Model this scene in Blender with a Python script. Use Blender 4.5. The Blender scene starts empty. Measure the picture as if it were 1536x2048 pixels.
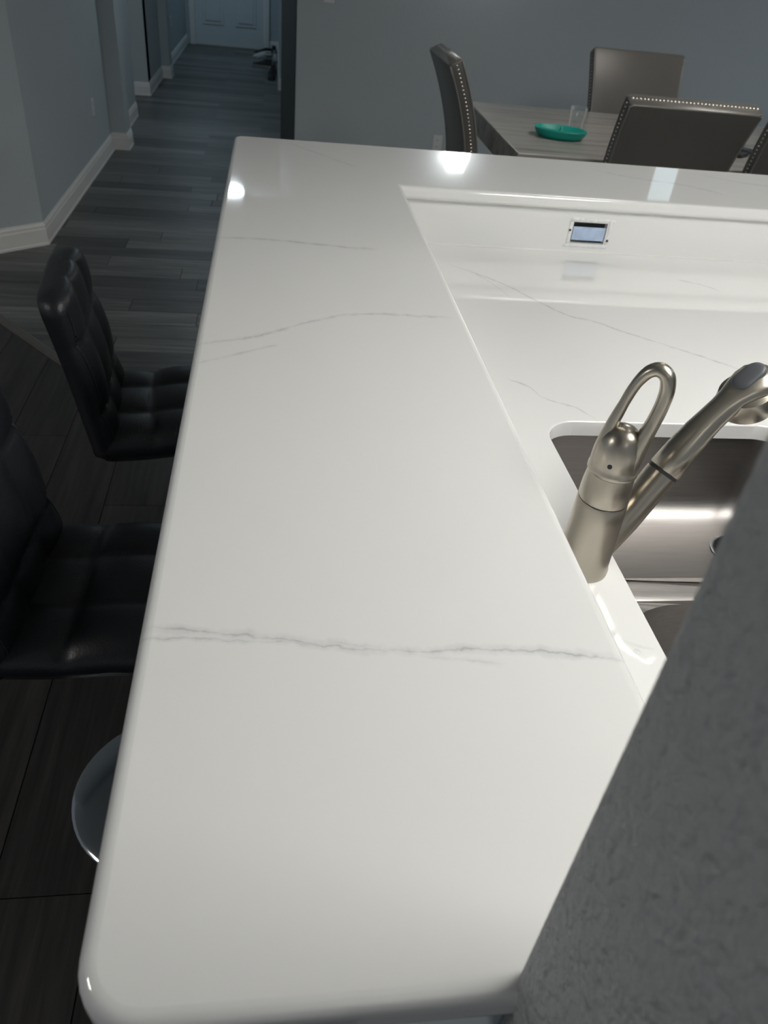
import bpy, bmesh, math, random
from mathutils import Vector, Matrix
random.seed(7)
SC = bpy.context.scene
COL = SC.collection

# ------------------------------------------------------------------ camera
CAM = Vector((.120, 0.0, 1.592))
cd = bpy.data.cameras.new('camera'); cam = bpy.data.objects.new('camera', cd); COL.objects.link(cam)
right = Vector((.98957685, -.11131311, .09136217)); down = Vector((.00493247, -.60786194, -.79402741)); fwd = Vector((.14392125, .78620179, -.60097706))
cam.matrix_world = Matrix(((right.x, -down.x, -fwd.x, CAM.x), (right.y, -down.y, -fwd.y, CAM.y), (right.z, -down.z, -fwd.z, CAM.z), (0, 0, 0, 1)))
cd.sensor_fit = 'VERTICAL'; cd.sensor_height = 36; cd.sensor_width = 27; cd.lens = 1532.67 / 2048 * 36
cd.clip_start = .02; cd.clip_end = 60
cd.dof.use_dof = True; cd.dof.focus_distance = 1.05; cd.dof.aperture_fstop = 9.0
SC.camera = cam
# ------------------------------------------------------------------ world, exposure
w = bpy.data.worlds.new('world'); SC.world = w; w.use_nodes = True
w.node_tree.nodes['Background'].inputs[0].default_value = (.85, .92, 1.0, 1); w.node_tree.nodes['Background'].inputs[1].default_value = .10
SC.view_settings.view_transform = 'Standard'; SC.view_settings.look = 'None'; SC.view_settings.exposure = 1.2; SC.view_settings.gamma = 1.0
SC.view_settings.use_curve_mapping = False
# lamp and added fill strengths (emission of the lit lenses built further down)
KITCHEN_W, PANTRY_W, HALL_W, ENTRY_FILL_W, LIVING_FILL_W, DINING_W = 8.4, 6.0, 38.0, 15.0, 16.0, 8.0

# ------------------------------------------------------------------ helpers
def tag(o, label=None, cat=None, group=None, kind=None):
    if label: o['label'] = label
    if cat: o['category'] = cat
    if group: o['group'] = group
    if kind: o['kind'] = kind
    return o
def empty(name, loc=(0, 0, 0), rz=0):
    o = bpy.data.objects.new(name, None); COL.objects.link(o); o.location = loc; o.rotation_euler = (0, 0, rz); o.empty_display_size = .05
    return o
def link(name, bm, m, parent=None, smooth=None, recalc=True, flat=False):
    if recalc: bmesh.ops.recalc_face_normals(bm, faces=bm.faces)
    me = bpy.data.meshes.new(name); bm.to_mesh(me); bm.free()
    o = bpy.data.objects.new(name, me); COL.objects.link(o)
    if m is not None: me.materials.append(m)
    if parent is not None: o.parent = parent
    if smooth is not None:
        me.polygons.foreach_set('use_smooth', [True] * len(me.polygons))
        try: me.set_sharp_from_angle(angle=math.radians(smooth))
        except Exception: pass
        if flat:                                             # true planes keep their own normals
            for p in me.polygons:
                if max(abs(c) for c in p.normal) > .99999: p.use_smooth = False
    return o
def struct(name, bm, m, smooth=None, parent=None, label=None):
    o = link(name, bm, m, parent, smooth, flat=smooth is not None)
    if parent is None: o['kind'] = 'structure'
    if label: o['label'] = label
    return o
def box(bm, a, b, bev=0, seg=2, mat=None):
    c = [(a[i] + b[i]) / 2 for i in range(3)]; s = [abs(b[i] - a[i]) for i in range(3)]
    M = Matrix.Translation(c) @ Matrix.Diagonal((*s, 1))
    if mat is not None: M = mat @ M
    g = bmesh.ops.create_cube(bm, size=1, matrix=M)
    if bev:
        es = list({e for v in g['verts'] for e in v.link_edges})
        bmesh.ops.bevel(bm, geom=es, offset=bev, segments=seg, profile=.5, affect='EDGES')
def prism(bm, poly, z0, z1, bev=0, seg=3, bev_bottom=True):
    vs = [bm.verts.new((x, y, z0)) for x, y in poly]
    f = bm.faces.new(vs); g = bmesh.ops.extrude_face_region(bm, geom=[f])
    nv = [e for e in g['geom'] if isinstance(e, bmesh.types.BMVert)]
    for v in nv: v.co.z = z1
    if bev:
        es = set()
        zs = (z0, z1) if bev_bottom else (z1,)
        for v in vs + nv:
            for e in v.link_edges:
                za, zb = e.verts[0].co.z, e.verts[1].co.z
                if abs(za - zb) < 1e-6 and any(abs(za - z) < 1e-6 for z in zs): es.add(e)
        bmesh.ops.bevel(bm, geom=list(es), offset=bev, segments=seg, profile=.5, affect='EDGES')
def loft(bm, rings, cap0=True, cap1=True, closed=True):
    R = [[bm.verts.new(p) for p in r] for r in rings]
    n = len(R[0])
    for a, b in zip(R, R[1:]):
        for i in range(n if closed else n - 1):
            j = (i + 1) % n
            bm.faces.new((a[i], a[j], b[j], b[i]))
    if cap0: bm.faces.new(R[0][::-1])
    if cap1: bm.faces.new(R[-1])
    return R
def lathe(bm, prof, n=32, c=(0, 0, 0), cap0=True, cap1=True):
    loft(bm, [[(c[0] + r * math.cos(2 * math.pi * i / n), c[1] + r * math.sin(2 * math.pi * i / n), c[2] + z) for i in range(n)] for r, z in prof], cap0, cap1)
def rrect(w, d, r, n=5):
    out = []
    for k, (sx, sy) in enumerate(((1, 1), (-1, 1), (-1, -1), (1, -1))):
        cx, cy = sx * (w / 2 - r), sy * (d / 2 - r)
        for i in range(n + 1):
            a = math.radians(90 * k + 90 * i / n)
            out.append((cx + r * math.cos(a), cy + r * math.sin(a)))
    return out
def tube(bm, pts, rad, n=12, closed=False, up=Vector((0, 0, 1)), cap=True, flat=None):
    pts = [Vector(p) for p in pts]; m = len(pts); rings = []
    for i, p in enumerate(pts):
        if closed: t = pts[(i + 1) % m] - pts[i - 1]
        else: t = pts[min(i + 1, m - 1)] - pts[max(i - 1, 0)]
        t.normalize(); a = up.cross(t)
        if a.length < 1e-4: a = Vector((1, 0, 0)).cross(t)
        a.normalize(); b = t.cross(a)
        r = rad[i] if isinstance(rad, (list, tuple)) else rad
        ra, rb = r if isinstance(r, (list, tuple)) else (r, r)
        rings.append([p + a * ra * math.cos(2 * math.pi * k / n) + b * rb * math.sin(2 * math.pi * k / n) for k in range(n)])
    if closed:
        R = [[bm.verts.new(p) for p in r] for r in rings]
        for i in range(m):
            A, B = R[i], R[(i + 1) % m]
            for k in range(n):
                j = (k + 1) % n; bm.faces.new((A[k], A[j], B[j], B[k]))
    else: loft(bm, rings, cap, cap)
def spline(pts, n=8):
    P = [Vector(p) for p in pts]; out = []
    for i in range(len(P) - 1):
        p0, p1, p2, p3 = P[max(i - 1, 0)], P[i], P[i + 1], P[min(i + 2, len(P) - 1)]
        for k in range(n):
            t = k / n
            out.append(.5 * ((2 * p1) + (p2 - p0) * t + (2 * p0 - 5 * p1 + 4 * p2 - p3) * t * t + (3 * p1 - p0 - 3 * p2 + p3) * t ** 3))
    out.append(P[-1]); return out
def copy_tree(o, parent=None):
    c = o.copy(); COL.objects.link(c)
    if parent is not None: c.parent = parent; c.matrix_parent_inverse = o.matrix_parent_inverse.copy()
    for ch in list(o.children): copy_tree(ch, c)
    return c

# ------------------------------------------------------------------ materials
class N:
    def __init__(s, name):
        s.m = bpy.data.materials.new(name); s.m.use_nodes = True; s.t = s.m.node_tree; s.p = s.t.nodes['Principled BSDF']
    def new(s, kind, **kw):
        n = s.t.nodes.new(kind)
        for k, v in kw.items(): setattr(n, k, v)
        return n
    def inp(s, n, k, v):
        if isinstance(v, bpy.types.NodeSocket): s.t.links.new(v, n.inputs[k])
        else: n.inputs[k].default_value = v
    def math(s, op, a, b=None, c=None, clamp=False):
        n = s.new('ShaderNodeMath', operation=op, use_clamp=clamp); s.inp(n, 0, a)
        if b is not None: s.inp(n, 1, b)
        if c is not None: s.inp(n, 2, c)
        return n.outputs[0]
    def mix(s, f, a, b):
        n = s.new('ShaderNodeMix', data_type='RGBA'); s.inp(n, 'Factor', f)
        n.inputs[6].default_value = (1, 1, 1, 1)
        s.inp(n, 6, a if isinstance(a, bpy.types.NodeSocket) else (*a, 1)); s.inp(n, 7, b if isinstance(b, bpy.types.NodeSocket) else (*b, 1))
        return n.outputs[2]
    def coord(s, scale=(1, 1, 1), kind='Object'):
        c = s.new('ShaderNodeTexCoord'); mp = s.new('ShaderNodeMapping'); mp.inputs['Scale'].default_value = scale
        s.t.links.new(c.outputs[kind], mp.inputs['Vector']); s.map = mp; return mp.outputs[0]
    def noise(s, vec, scale, detail=3, rough=.5):
        n = s.new('ShaderNodeTexNoise'); s.t.links.new(vec, n.inputs['Vector']); n.inputs['Scale'].default_value = scale; n.inputs['Detail'].default_value = detail; n.inputs['Roughness'].default_value = rough
        return n.outputs[0]
    def ramp(s, f, stops):
        n = s.new('ShaderNodeValToRGB'); s.t.links.new(f, n.inputs[0]); cr = n.color_ramp
        while len(cr.elements) < len(stops): cr.elements.new(.5)
        for e, (p, c) in zip(cr.elements, stops): e.position = p; e.color = (*c, 1) if len(c) == 3 else c
        return n.outputs[0]
    def bump(s, h, strength, dist=.01):
        n = s.new('ShaderNodeBump'); n.inputs['Strength'].default_value = strength; n.inputs['Distance'].default_value = dist
        s.t.links.new(h, n.inputs['Height']); s.t.links.new(n.outputs[0], s.p.inputs['Normal'])
    def set(s, **kw):
        for k, v in kw.items(): s.inp(s.p, k.replace('_', ' '), (*v, 1) if isinstance(v, tuple) and len(v) == 3 else v)
        return s
def simple(name, col, rough=.5, metal=0, var=.06, vscale=8, bump=0, bscale=200, spec=None, **kw):
    n = N(name); v = n.coord()
    f = n.noise(v, vscale, 4)
    d = tuple(max(0, c * (1 - var * 2)) for c in col); e = tuple(min(1, c * (1 + var * 2)) for c in col)
    n.set(Base_Color=n.mix(f, d, e), Roughness=rough, Metallic=metal, **kw)
    if spec is not None: n.p.inputs['Specular IOR Level'].default_value = spec
    if bump: n.bump(n.noise(v, bscale, 2), bump, .002)
    return n.m
def emit(name, col, s):
    n = N(name); v = n.coord(); f = n.noise(v, 3, 1)
    n.set(Base_Color=(.8, .8, .8), Roughness=.5); n.inp(n.p, 'Emission Color', n.mix(f, col, col)); n.p.inputs['Emission Strength'].default_value = s
    return n.m

def quartz(name, veins, base=(.80, .80, .785)):
    """polished white quartz; every vein is a printed line y = curve(x) with its own width curve"""
    n = N(name); c = n.new('ShaderNodeTexCoord'); sp = n.new('ShaderNodeSeparateXYZ'); n.t.links.new(c.outputs['Object'], sp.inputs[0])
    x, y = sp.outputs[0], sp.outputs[1]
    wob = n.noise(c.outputs['Object'], 22, 4, .65); wob2 = n.noise(c.outputs['Object'], 70, 3, .6); brk = n.noise(c.outputs['Object'], 38, 3, .6)
    yy = n.math('ADD', y, n.math('MULTIPLY', n.math('SUBTRACT', wob, .5), .018)); yy = n.math('ADD', yy, n.math('MULTIPLY', n.math('SUBTRACT', wob2, .5), .006))
    tot = None
    for pts, width, amp in veins:
        width *= 1.35
        x0, x1 = pts[0][0], pts[-1][0]; ya = min(p[1] for p in pts) - .002; yb = max(p[1] for p in pts) + .002
        u = n.math('DIVIDE', n.math('SUBTRACT', x, x0), x1 - x0)
        fc = n.new('ShaderNodeFloatCurve'); n.t.links.new(u, fc.inputs['Value']); cv = fc.mapping.curves[0]
        for i, p in enumerate(pts):
            q = ((p[0] - x0) / (x1 - x0), (p[1] - ya) / (yb - ya))
            if i == 0: cv.points[0].location = q
            elif i == len(pts) - 1: cv.points[-1].location = q
            else: cv.points.new(*q)
        fc.mapping.update()
        yc = n.math('MULTIPLY_ADD', fc.outputs[0], yb - ya, ya)
        d = n.math('ABSOLUTE', n.math('SUBTRACT', yy, yc))
        # a thin dark thread with a paler band beside it
        win = n.math('MULTIPLY', n.math('MULTIPLY', u, 9, clamp=True), n.math('MULTIPLY', n.math('SUBTRACT', 1.0, u), 9, clamp=True), clamp=True)
        ww = n.math('MULTIPLY', n.math('MULTIPLY_ADD', brk, 1.6, .1), width)
        thr = n.math('SUBTRACT', 1.0, n.math('DIVIDE', d, n.math('MULTIPLY', ww, .32)), clamp=True)
        band = n.math('MULTIPLY', n.math('SUBTRACT', 1.0, n.math('DIVIDE', d, ww), clamp=True), .45)
        v = n.math('MULTIPLY', n.math('MAXIMUM', thr, band), n.math('MULTIPLY', win, n.math('MULTIPLY', n.math('MULTIPLY_ADD', brk, 2.4, -.45, clamp=True), amp)))
        tot = v if tot is None else n.math('MAXIMUM', tot, v)
    cloud = n.noise(c.outputs['Object'], 3.5, 3)
    b = n.mix(cloud, tuple(k * .985 for k in base), tuple(min(1, k * 1.01) for k in base))
    col = n.mix(tot, b, (.33, .34, .36)) if tot is not None else b
    n.set(Base_Color=col, Roughness=.035); n.p.inputs['Specular IOR Level'].default_value = .75
    return n.m

M_bar = quartz('bar_quartz', [
    ([(-.01, .512), (.055, .504), (.109, .496), (.164, .488), (.218, .477), (.298, .476), (.379, .470), (.47, .453)], .0065, .75),
    ([(-.01, .498), (.078, .493), (.17, .486)], .004, .55),
    ([(.160, .492), (.228, .478), (.282, .466), (.335, .458)], .0045, .4),
    ([(-.01, 1.10), (.076, 1.134), (.147, 1.18), (.197, 1.215), (.267, 1.247), (.337, 1.25), (.44, 1.245)], .007, .6),
    ([(.0, 1.038), (.063, 1.073), (.13, 1.118)], .006, .5),
    ([(-.01, 1.605), (.102, 1.608), (.214, 1.593), (.34, 1.583)], .009, .6),
    ([(.16, 2.50), (.25, 2.384), (.35, 2.255)], .012, .4),
    ([(1.1, 2.44), (1.22, 2.36), (1.33, 2.33), (1.45, 2.22)], .012, .5),
    ([(1.45, 2.48), (1.6, 2.40), (1.75, 2.36), (1.95, 2.2)], .012, .5)])
M_counter = quartz('counter_quartz', [
    ([(.57, 1.96), (.644, 1.89), (.696, 1.828), (.758, 1.723), (.81, 1.648), (.852, 1.627), (.925, 1.559), (.997, 1.5), (1.049, 1.456), (1.14, 1.37)], .007, .75),
    ([(.63, 1.90), (.664, 1.831), (.69, 1.745)], .007, .65),
    ([(.575, 1.318), (.614, 1.286), (.625, 1.253), (.682, 1.212), (.695, 1.194), (.712, 1.165)], .005, .7),
    ([(1.20, 1.93), (1.268, 1.893), (1.30, 1.85)], .008, .6)])
M_splash = quartz('splash_quartz', [])

def wood_planks(name, base, vary, along, per_object=True):
    n = N(name); oi = n.new('ShaderNodeObjectInfo')
    v = n.coord((1.2, 22, 1) if along == 'x' else (22, 1.2, 1))
    ad = n.new('ShaderNodeVectorMath', operation='ADD'); n.t.links.new(v, ad.inputs[0])
    if per_object:
        cx = n.new('ShaderNodeCombineXYZ'); n.inp(cx, 0, n.math('MULTIPLY', oi.outputs['Random'], 40)); n.inp(cx, 1, n.math('MULTIPLY', oi.outputs['Random'], 90)); n.t.links.new(cx.outputs[0], ad.inputs[1])
        rnd = oi.outputs['Random']
    else:
        br = n.new('ShaderNodeTexBrick'); n.t.links.new(n.new('ShaderNodeTexCoord').outputs['Object'], br.inputs['Vector'])
        br.inputs['Scale'].default_value = 1; br.inputs['Brick Width'].default_value = 1.22; br.inputs['Row Height'].default_value = .15; br.inputs['Mortar Size'].default_value = .002
        br.inputs['Color1'].default_value = (0, 0, 0, 1); br.inputs['Color2'].default_value = (1, 1, 1, 1); br.offset = .37
        rnd = n.math('MULTIPLY', br.outputs['Color'], 1.0); sc = n.new('ShaderNodeVectorMath', operation='SCALE'); n.t.links.new(br.outputs['Color'], sc.inputs[0]); sc.inputs['Scale'].default_value = 30; n.t.links.new(sc.outputs[0], ad.inputs[1])
    g = n.noise(ad.outputs[0], 2.2, 6, .62); g2 = n.noise(ad.outputs[0], .7, 3, .5)
    t = n.math('ADD', n.math('MULTIPLY', g, .75), n.math('MULTIPLY', g2, .35))
    a = n.ramp(t, [(.33, tuple(c * .38 for c in base)), (.55, base), (.75, tuple(c * 1.75 for c in base))])
    k = n.math('MULTIPLY_ADD', rnd, vary, 1 - vary / 2)
    mm = n.new('ShaderNodeVectorMath', operation='SCALE'); n.t.links.new(a, mm.inputs[0]); n.t.links.new(k, mm.inputs['Scale'])
    n.set(Base_Color=mm.outputs[0], Roughness=.42); n.p.inputs['Specular IOR Level'].default_value = .35
    n.bump(g, .12, .002)
    return n.m
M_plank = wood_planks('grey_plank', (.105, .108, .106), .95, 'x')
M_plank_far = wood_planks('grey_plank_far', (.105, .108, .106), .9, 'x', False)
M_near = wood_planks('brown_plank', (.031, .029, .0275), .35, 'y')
M_sub = simple('floor_joint', (.012, .012, .012), .9)
M_strip = simple('transition_strip', (.10, .094, .086), .5, var=.15, vscale=14)

def paint(name, col, bump=.0, scale=60):
    n = N(name); v = n.coord(); f = n.noise(v, 1.5, 3)
    n.set(Base_Color=n.mix(f, tuple(c * .96 for c in col), tuple(c * 1.04 for c in col)), Roughness=.75); n.p.inputs['Specular IOR Level'].default_value = .25
    if bump:
        h = n.math('ADD', n.noise(v, scale, 3, .5), n.math('MULTIPLY', n.noise(v, scale * .4, 3), 1.0)); n.bump(h, min(1, bump), .004 * max(1, bump))
    return n.m
M_wall = paint('blue_grey_paint', (.47, .525, .55), .25, 90)
M_stub = paint('orange_peel_grey_paint', (.42, .43, .435), 1.9, 150)
M_ceil = paint('ceiling_paint', (.72, .72, .71))
M_white = simple('white_trim_paint', (.78, .78, .76), .45, var=.02)
M_door = simple('door_paint', (.66, .70, .72), .5, var=.02)
M_steel = N('brushed_steel'); _v = M_steel.coord((3, 160, 160)); _f = M_steel.noise(_v, 3, 4, .6)
M_steel.set(Base_Color=M_steel.mix(_f, (.27, .255, .245), (.42, .40, .385)), Metallic=1.0, Roughness=M_steel.math('MULTIPLY_ADD', _f, .16, .34)); M_steel.bump(_f, .05, .001); M_steel = M_steel.m
M_nickel = N('brushed_nickel'); _v = M_nickel.coord((400, 400, 1500)); _f = M_nickel.noise(_v, 2, 4, .6)
M_nickel.set(Base_Color=M_nickel.mix(_f, (.40, .368, .31), (.46, .425, .36)), Metallic=1.0, Roughness=M_nickel.math('MULTIPLY_ADD', _f, .06, .27)); M_nickel = M_nickel.m
M_chrome = simple('chrome', (.32, .34, .36), .12, 1.0, .01)
M_black = simple('black_leatherette', (.011, .0125, .016), .40, var=.2, bump=.25, bscale=260, spec=.45)
M_thread = simple('black_piping', (.014, .016, .02), .35)
M_dark = simple('dark_rubber', (.03, .032, .036), .5)
M_btn = simple('button_grey', (.085, .09, .10), .45)
M_leather = simple('grey_leatherette', (.125, .119, .108), .34, var=.08, vscale=5, bump=.15, bscale=180, spec=.5)
M_pipe = simple('leather_piping', (.19, .18, .165), .3)
M_nail = simple('nailhead_metal', (.75, .72, .66), .22, 1.0, .02)
M_legs = simple('espresso_wood', (.035, .028, .024), .45, var=.2)
M_teal = simple('teal_silicone', (.0, .30, .245), .45, var=.04)
M_plastic = simple('white_plastic', (.72, .73, .73), .4, var=.02)
M_slot = simple('outlet_slot', (.05, .05, .05), .6)
M_cab = simple('cabinet_paint', (.68, .68, .66), .5, var=.02)
def marble_wood():
    n = N('banded_marble'); v = n.coord((.9, 9, 9)); a = n.noise(v, 1.6, 6, .6); v2 = n.coord((.5, 26, 26)); b = n.noise(v2, 1.3, 4, .6)
    t = n.math('ADD', n.math('MULTIPLY', a, .7), n.math('MULTIPLY', b, .35))
    n.set(Base_Color=n.ramp(t, [(.32, (.13, .124, .113)), (.47, (.29, .28, .257)), (.62, (.36, .345, .318)), (.75, (.24, .232, .214))]), Roughness=.22); return n.m
M_marble = marble_wood()
def thin(name, refl, milk=0):
    """thin clear film or glass wall: mostly see-through, mirrors at grazing angles"""
    n = N(name); t = n.t; lw = n.new('ShaderNodeLayerWeight'); lw.inputs[0].default_value = .5; fz = n.math('POWER', lw.outputs['Facing'], 3.0)
    tr = n.new('ShaderNodeBsdfTransparent'); gl = n.new('ShaderNodeBsdfGlossy'); gl.inputs['Roughness'].default_value = .03
    v = n.coord(); f = n.noise(v, 6, 2); tr_c = n.mix(f, (.95, .97, .97), (.98, .99, .99)); t.links.new(tr_c, tr.inputs['Color'])
    mx = n.new('ShaderNodeMixShader'); fa = n.math('MULTIPLY_ADD', fz, refl * .5, .04, clamp=True)
    t.links.new(fa, mx.inputs[0]); t.links.new(tr.outputs[0], mx.inputs[1]); t.links.new(gl.outputs[0], mx.inputs[2])
    if milk:
        df = n.new('ShaderNodeBsdfTranslucent'); df.inputs[0].default_value = (.9, .93, .95, 1); m2 = n.new('ShaderNodeMixShader')
        d2 = n.new('ShaderNodeBsdfDiffuse'); d2.inputs[0].default_value = (.9, .93, .95, 1); m3 = n.new('ShaderNodeMixShader'); t.links.new(df.outputs[0], m3.inputs[1]); t.links.new(d2.outputs[0], m3.inputs[2])
        t.links.new(n.math('MULTIPLY_ADD', fz, milk, .03, clamp=True), m2.inputs[0]); t.links.new(mx.outputs[0], m2.inputs[1]); t.links.new(m3.outputs[0], m2.inputs[2]); mx = m2
    t.links.new(mx.outputs[0], t.nodes['Material Output'].inputs['Surface']); return n.m
M_glass = thin('clear_glass', 1.0, .7); M_water = thin('water', 1.0)

# ------------------------------------------------------------------ room shell
ZC = 2.6
# floor slab: low under the separate near planks, flush beyond them
Y_FAR = 6.5
bm = bmesh.new()
box(bm, (-4, -3, -.10), (7.5, Y_FAR, -.006)); box(bm, (-4, Y_FAR, -.10), (7.5, 14.6, 0))
floor = struct('floor', bm, M_sub); floor.data.materials.append(M_plank_far)
for p in floor.data.polygons:
    if p.center.y > Y_FAR + .01: p.material_index = 1
def clip(poly, nx, ny, c):                                   # keeps the side where n.p >= c
    out = []
    for i, p in enumerate(poly):
        q = poly[(i + 1) % len(poly)]; dp = p[0] * nx + p[1] * ny - c; dq = q[0] * nx + q[1] * ny - c
        if dp >= 0: out.append(p)
        if (dp >= 0) != (dq >= 0):
            t = dp / (dp - dq); out.append((p[0] + (q[0] - p[0]) * t, p[1] + (q[1] - p[1]) * t))
    return out
NX, NY = .7518, .6596; C0 = NX * -1.153 + NY * 3.602; SW = .05
def area(p): return abs(sum(p[i][0] * p[(i + 1) % len(p)][1] - p[(i + 1) % len(p)][0] * p[i][1] for i in range(len(p)))) / 2
G = .0012
def plank(poly, m):
    if len(poly) < 3 or area(poly) < .002: return
    b = bmesh.new(); prism(b, poly, -.006, 0, .0006, 1, False)
    link('plank', b, m, floor)
k = 0; y = 1.9
while y < Y_FAR - .01:
    x = -2.6 - random.random() * 1.0
    y1 = min(y + .15, Y_FAR)
    while x < .75:
        x1 = x + 1.22
        r = [(max(x, -2.8) + G, y + G), (min(x1, 1.0) - G, y + G), (min(x1, 1.0) - G, y1 - G), (max(x, -2.8) + G, y1 - G)]
        if r[1][0] > r[0][0]: plank(clip(r, NX, NY, C0 + .002), M_plank)
        x = x1
    y += .15
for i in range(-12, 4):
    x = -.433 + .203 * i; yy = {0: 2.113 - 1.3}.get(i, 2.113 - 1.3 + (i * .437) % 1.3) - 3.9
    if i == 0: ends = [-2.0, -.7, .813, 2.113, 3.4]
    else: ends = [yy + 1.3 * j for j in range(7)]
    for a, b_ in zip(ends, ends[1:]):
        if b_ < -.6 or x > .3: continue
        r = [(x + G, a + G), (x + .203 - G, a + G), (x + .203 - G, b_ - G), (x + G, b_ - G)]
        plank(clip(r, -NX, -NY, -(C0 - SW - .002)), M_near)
bm = bmesh.new()
L0, L1 = -6.5, 1.9
d = Vector((NY, -NX)); o0 = Vector((NX * C0, NY * C0))
ring = []
for s in (L0, L1):
    P = o0 + d * s; nn = Vector((NX, NY))
    ring.append([(P.x - nn.x * SW, P.y - nn.y * SW, -.006), (P.x - nn.x * SW, P.y - nn.y * SW, .001), (P.x - nn.x * SW * .75, P.y - nn.y * SW * .75, .005), (P.x - nn.x * SW * .25, P.y - nn.y * SW * .25, .005), (P.x, P.y, .001), (P.x, P.y, -.006)])
loft(bm, ring); struct('trim_1', bm, M_strip, label='wooden transition strip running diagonally across the floor')

bm = bmesh.new(); box(bm, (-4, -3, ZC), (7.5, 14.6, ZC + .1)); struct('ceiling', bm, M_ceil)

def wall(name, segs, m=None):
    bm = bmesh.new()
    for poly in segs: prism(bm, poly, 0, ZC)
    return struct(name, bm, m or M_wall)
XL = -1.165
# angled wall at the left, hall wall with pilaster, gap, far hall wall with pilaster
wall('wall_left', [
    [(-1.163, 4.585), (-3.2, 2.88), (-3.4, 3.1), (-1.32, 4.90)],
    [(-1.163, 4.585), (-1.32, 4.90), (-1.32, 8.22), (XL, 8.22)],
    [(XL, 6.89), (-1.05, 6.89), (-1.05, 7.09), (XL, 7.09)]])
wall('wall_left_far', [
    [(-2.4, 9.265), (XL - .015, 9.265), (XL - .015, 9.45), (-2.4, 9.45)],
    [(XL - .015, 9.265), (XL - .015, 13.6), (-1.33, 13.6), (-1.33, 9.45)],
    [(XL - .015, 10.42), (-1.085, 10.42), (-1.085, 10.64), (XL - .015, 10.64)]])
wall('wall_far', [[(-1.33, 13.62), (-1.05, 13.62), (-1.05, 13.76), (-1.33, 13.76)], [(-.04, 13.62), (.9, 13.62), (.9, 13.76), (-.04, 13.76)]])
bm = bmesh.new(); box(bm, (-1.05, 13.62, 2.05), (-.04, 13.76, ZC)); struct('wall_far_header', bm, M_wall)
wall('wall_right', [[(.175, 10.25), (.175, 13.62), (.32, 13.62), (.32, 10.25)], [(.9, 7.2), (1.02, 7.2), (1.02, 10.4), (.9, 10.4)], [(.32, 10.25), (.9, 10.25), (.9, 10.4), (.32, 10.4)]])
wall('wall_back', [[(.272, 6.40), (7.4, 6.40), (7.4, 6.55), (.36, 6.55), (.272, 6.55)]])
M_dark_edge = paint('dark_edge', (.075, .088, .088))  # colour of the opening's edge, much darker than the walls beside it
bm = bmesh.new(); prism(bm, [(.268, 6.404), (.272, 6.55), (.36, 6.55), (.36, 7.2), (.171, 7.2)], 0, ZC); struct('opening_edge', bm, M_dark_edge, label='dark charcoal edge of the opening between hallway and dining room')
bm = bmesh.new(); box(bm, (XL + .001, 6.40, 2.34), (.271, 6.55, ZC)); struct('wall_back_header', bm, M_wall)
wall('wall_side', [[(7.3, -2.5), (7.45, -2.5), (7.45, 6.4), (7.3, 6.4)]])

def baseboard(name, path, side=1, h=.125, t=.016):
    """moulded baseboard swept along a plan polyline; the board stands to the right of the path times side"""
    prof = [(0, 0), (t, 0), (t, .012), (t * .82, .016), (t * .82, h * .70), (t * .62, h * .76), (t * .62, h * .86), (t * .3, h * .94), (t * .2, h), (0, h)]
    P = [Vector(p) for p in path]; rings = []
    for i, p in enumerate(P):
        d1 = (P[i] - P[i - 1]).normalized() if i > 0 else None; d2 = (P[i + 1] - P[i]).normalized() if i < len(P) - 1 else None
        n1 = Vector((d1.y, -d1.x)) if d1 else None; n2 = Vector((d2.y, -d2.x)) if d2 else None
        if n1 is None: nn = n2
        elif n2 is None: nn = n1
        else:
            nn = (n1 + n2); nn = nn / (nn.length_squared / 2) if nn.length > .1 else n1
        rings.append([(p.x + nn.x * o_ * side, p.y + nn.y * o_ * side, z + .0005) for o_, z in prof])
    bm = bmesh.new(); loft(bm, rings); return struct(name, bm, M_white)
baseboard('baseboard_left', [(-3.0, 3.047), (-1.163, 4.585), (XL, 6.89), (-1.05, 6.89), (-1.05, 7.09), (XL, 7.09), (XL, 8.22)])
baseboard('baseboard_left_far', [(-2.2, 9.265), (XL - .015, 9.265), (XL - .015, 10.42), (-1.085, 10.42), (-1.085, 10.64), (XL - .015, 10.64), (XL - .015, 13.6)])
baseboard('baseboard_far', [(.02, 13.62), (.175, 13.62)])
baseboard('baseboard_right', [(.175, 13.6), (.175, 10.25), (.6, 10.25)])
baseboard('baseboard_back', [(.272, 6.40), (7.3, 6.40)])

# entry door: slab with raised panels, casing
door = empty('door_1', (-.545, 13.60, 0)); door['kind'] = 'structure'; door['label'] = 'pale panelled entry door at the far end of the hall'
bm = bmesh.new(); box(bm, (-.50, .0, .008), (.50, .045, 2.05), .003); link('slab', bm, M_door, door)
for sx in (-.235, .235):
    for z0, z1 in ((.27, .95), (1.12, 1.88)):
        bm = bmesh.new()
        box(bm, (sx - .155, -.010, z0), (sx + .155, .002, z1), .006); box(bm, (sx - .115, -.020, z0 + .045), (sx + .115, .002, z1 - .045), .010)
        link('panel', bm, M_door, door)
for a, b in (((-.58, -.02, 0), (-.502, .03, 2.13)), ((.502, -.02, 0), (.58, .03, 2.13)), ((-.58, -.02, 2.052), (.58, .03, 2.13))):
    bm = bmesh.new(); box(bm, a, b, .006); link('casing', bm, M_white, door)
bm = bmesh.new(); box(bm, (-.50, -.03, 0), (.50, .05, .012), .003); link('threshold', bm, M_nickel, door)
bm = bmesh.new(); lathe(bm, [(.0, 0), (.026, 0), (.026, .008), (.011, .012), (.011, .04), (.027, .05), (.029, .062), (.018, .075), (0.001, .078)], 16)
o = link('knob', bm, M_nickel, door, 40); o.rotation_euler = (math.radians(90), 0, 0); o.location = (.43, 0, .95)

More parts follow.
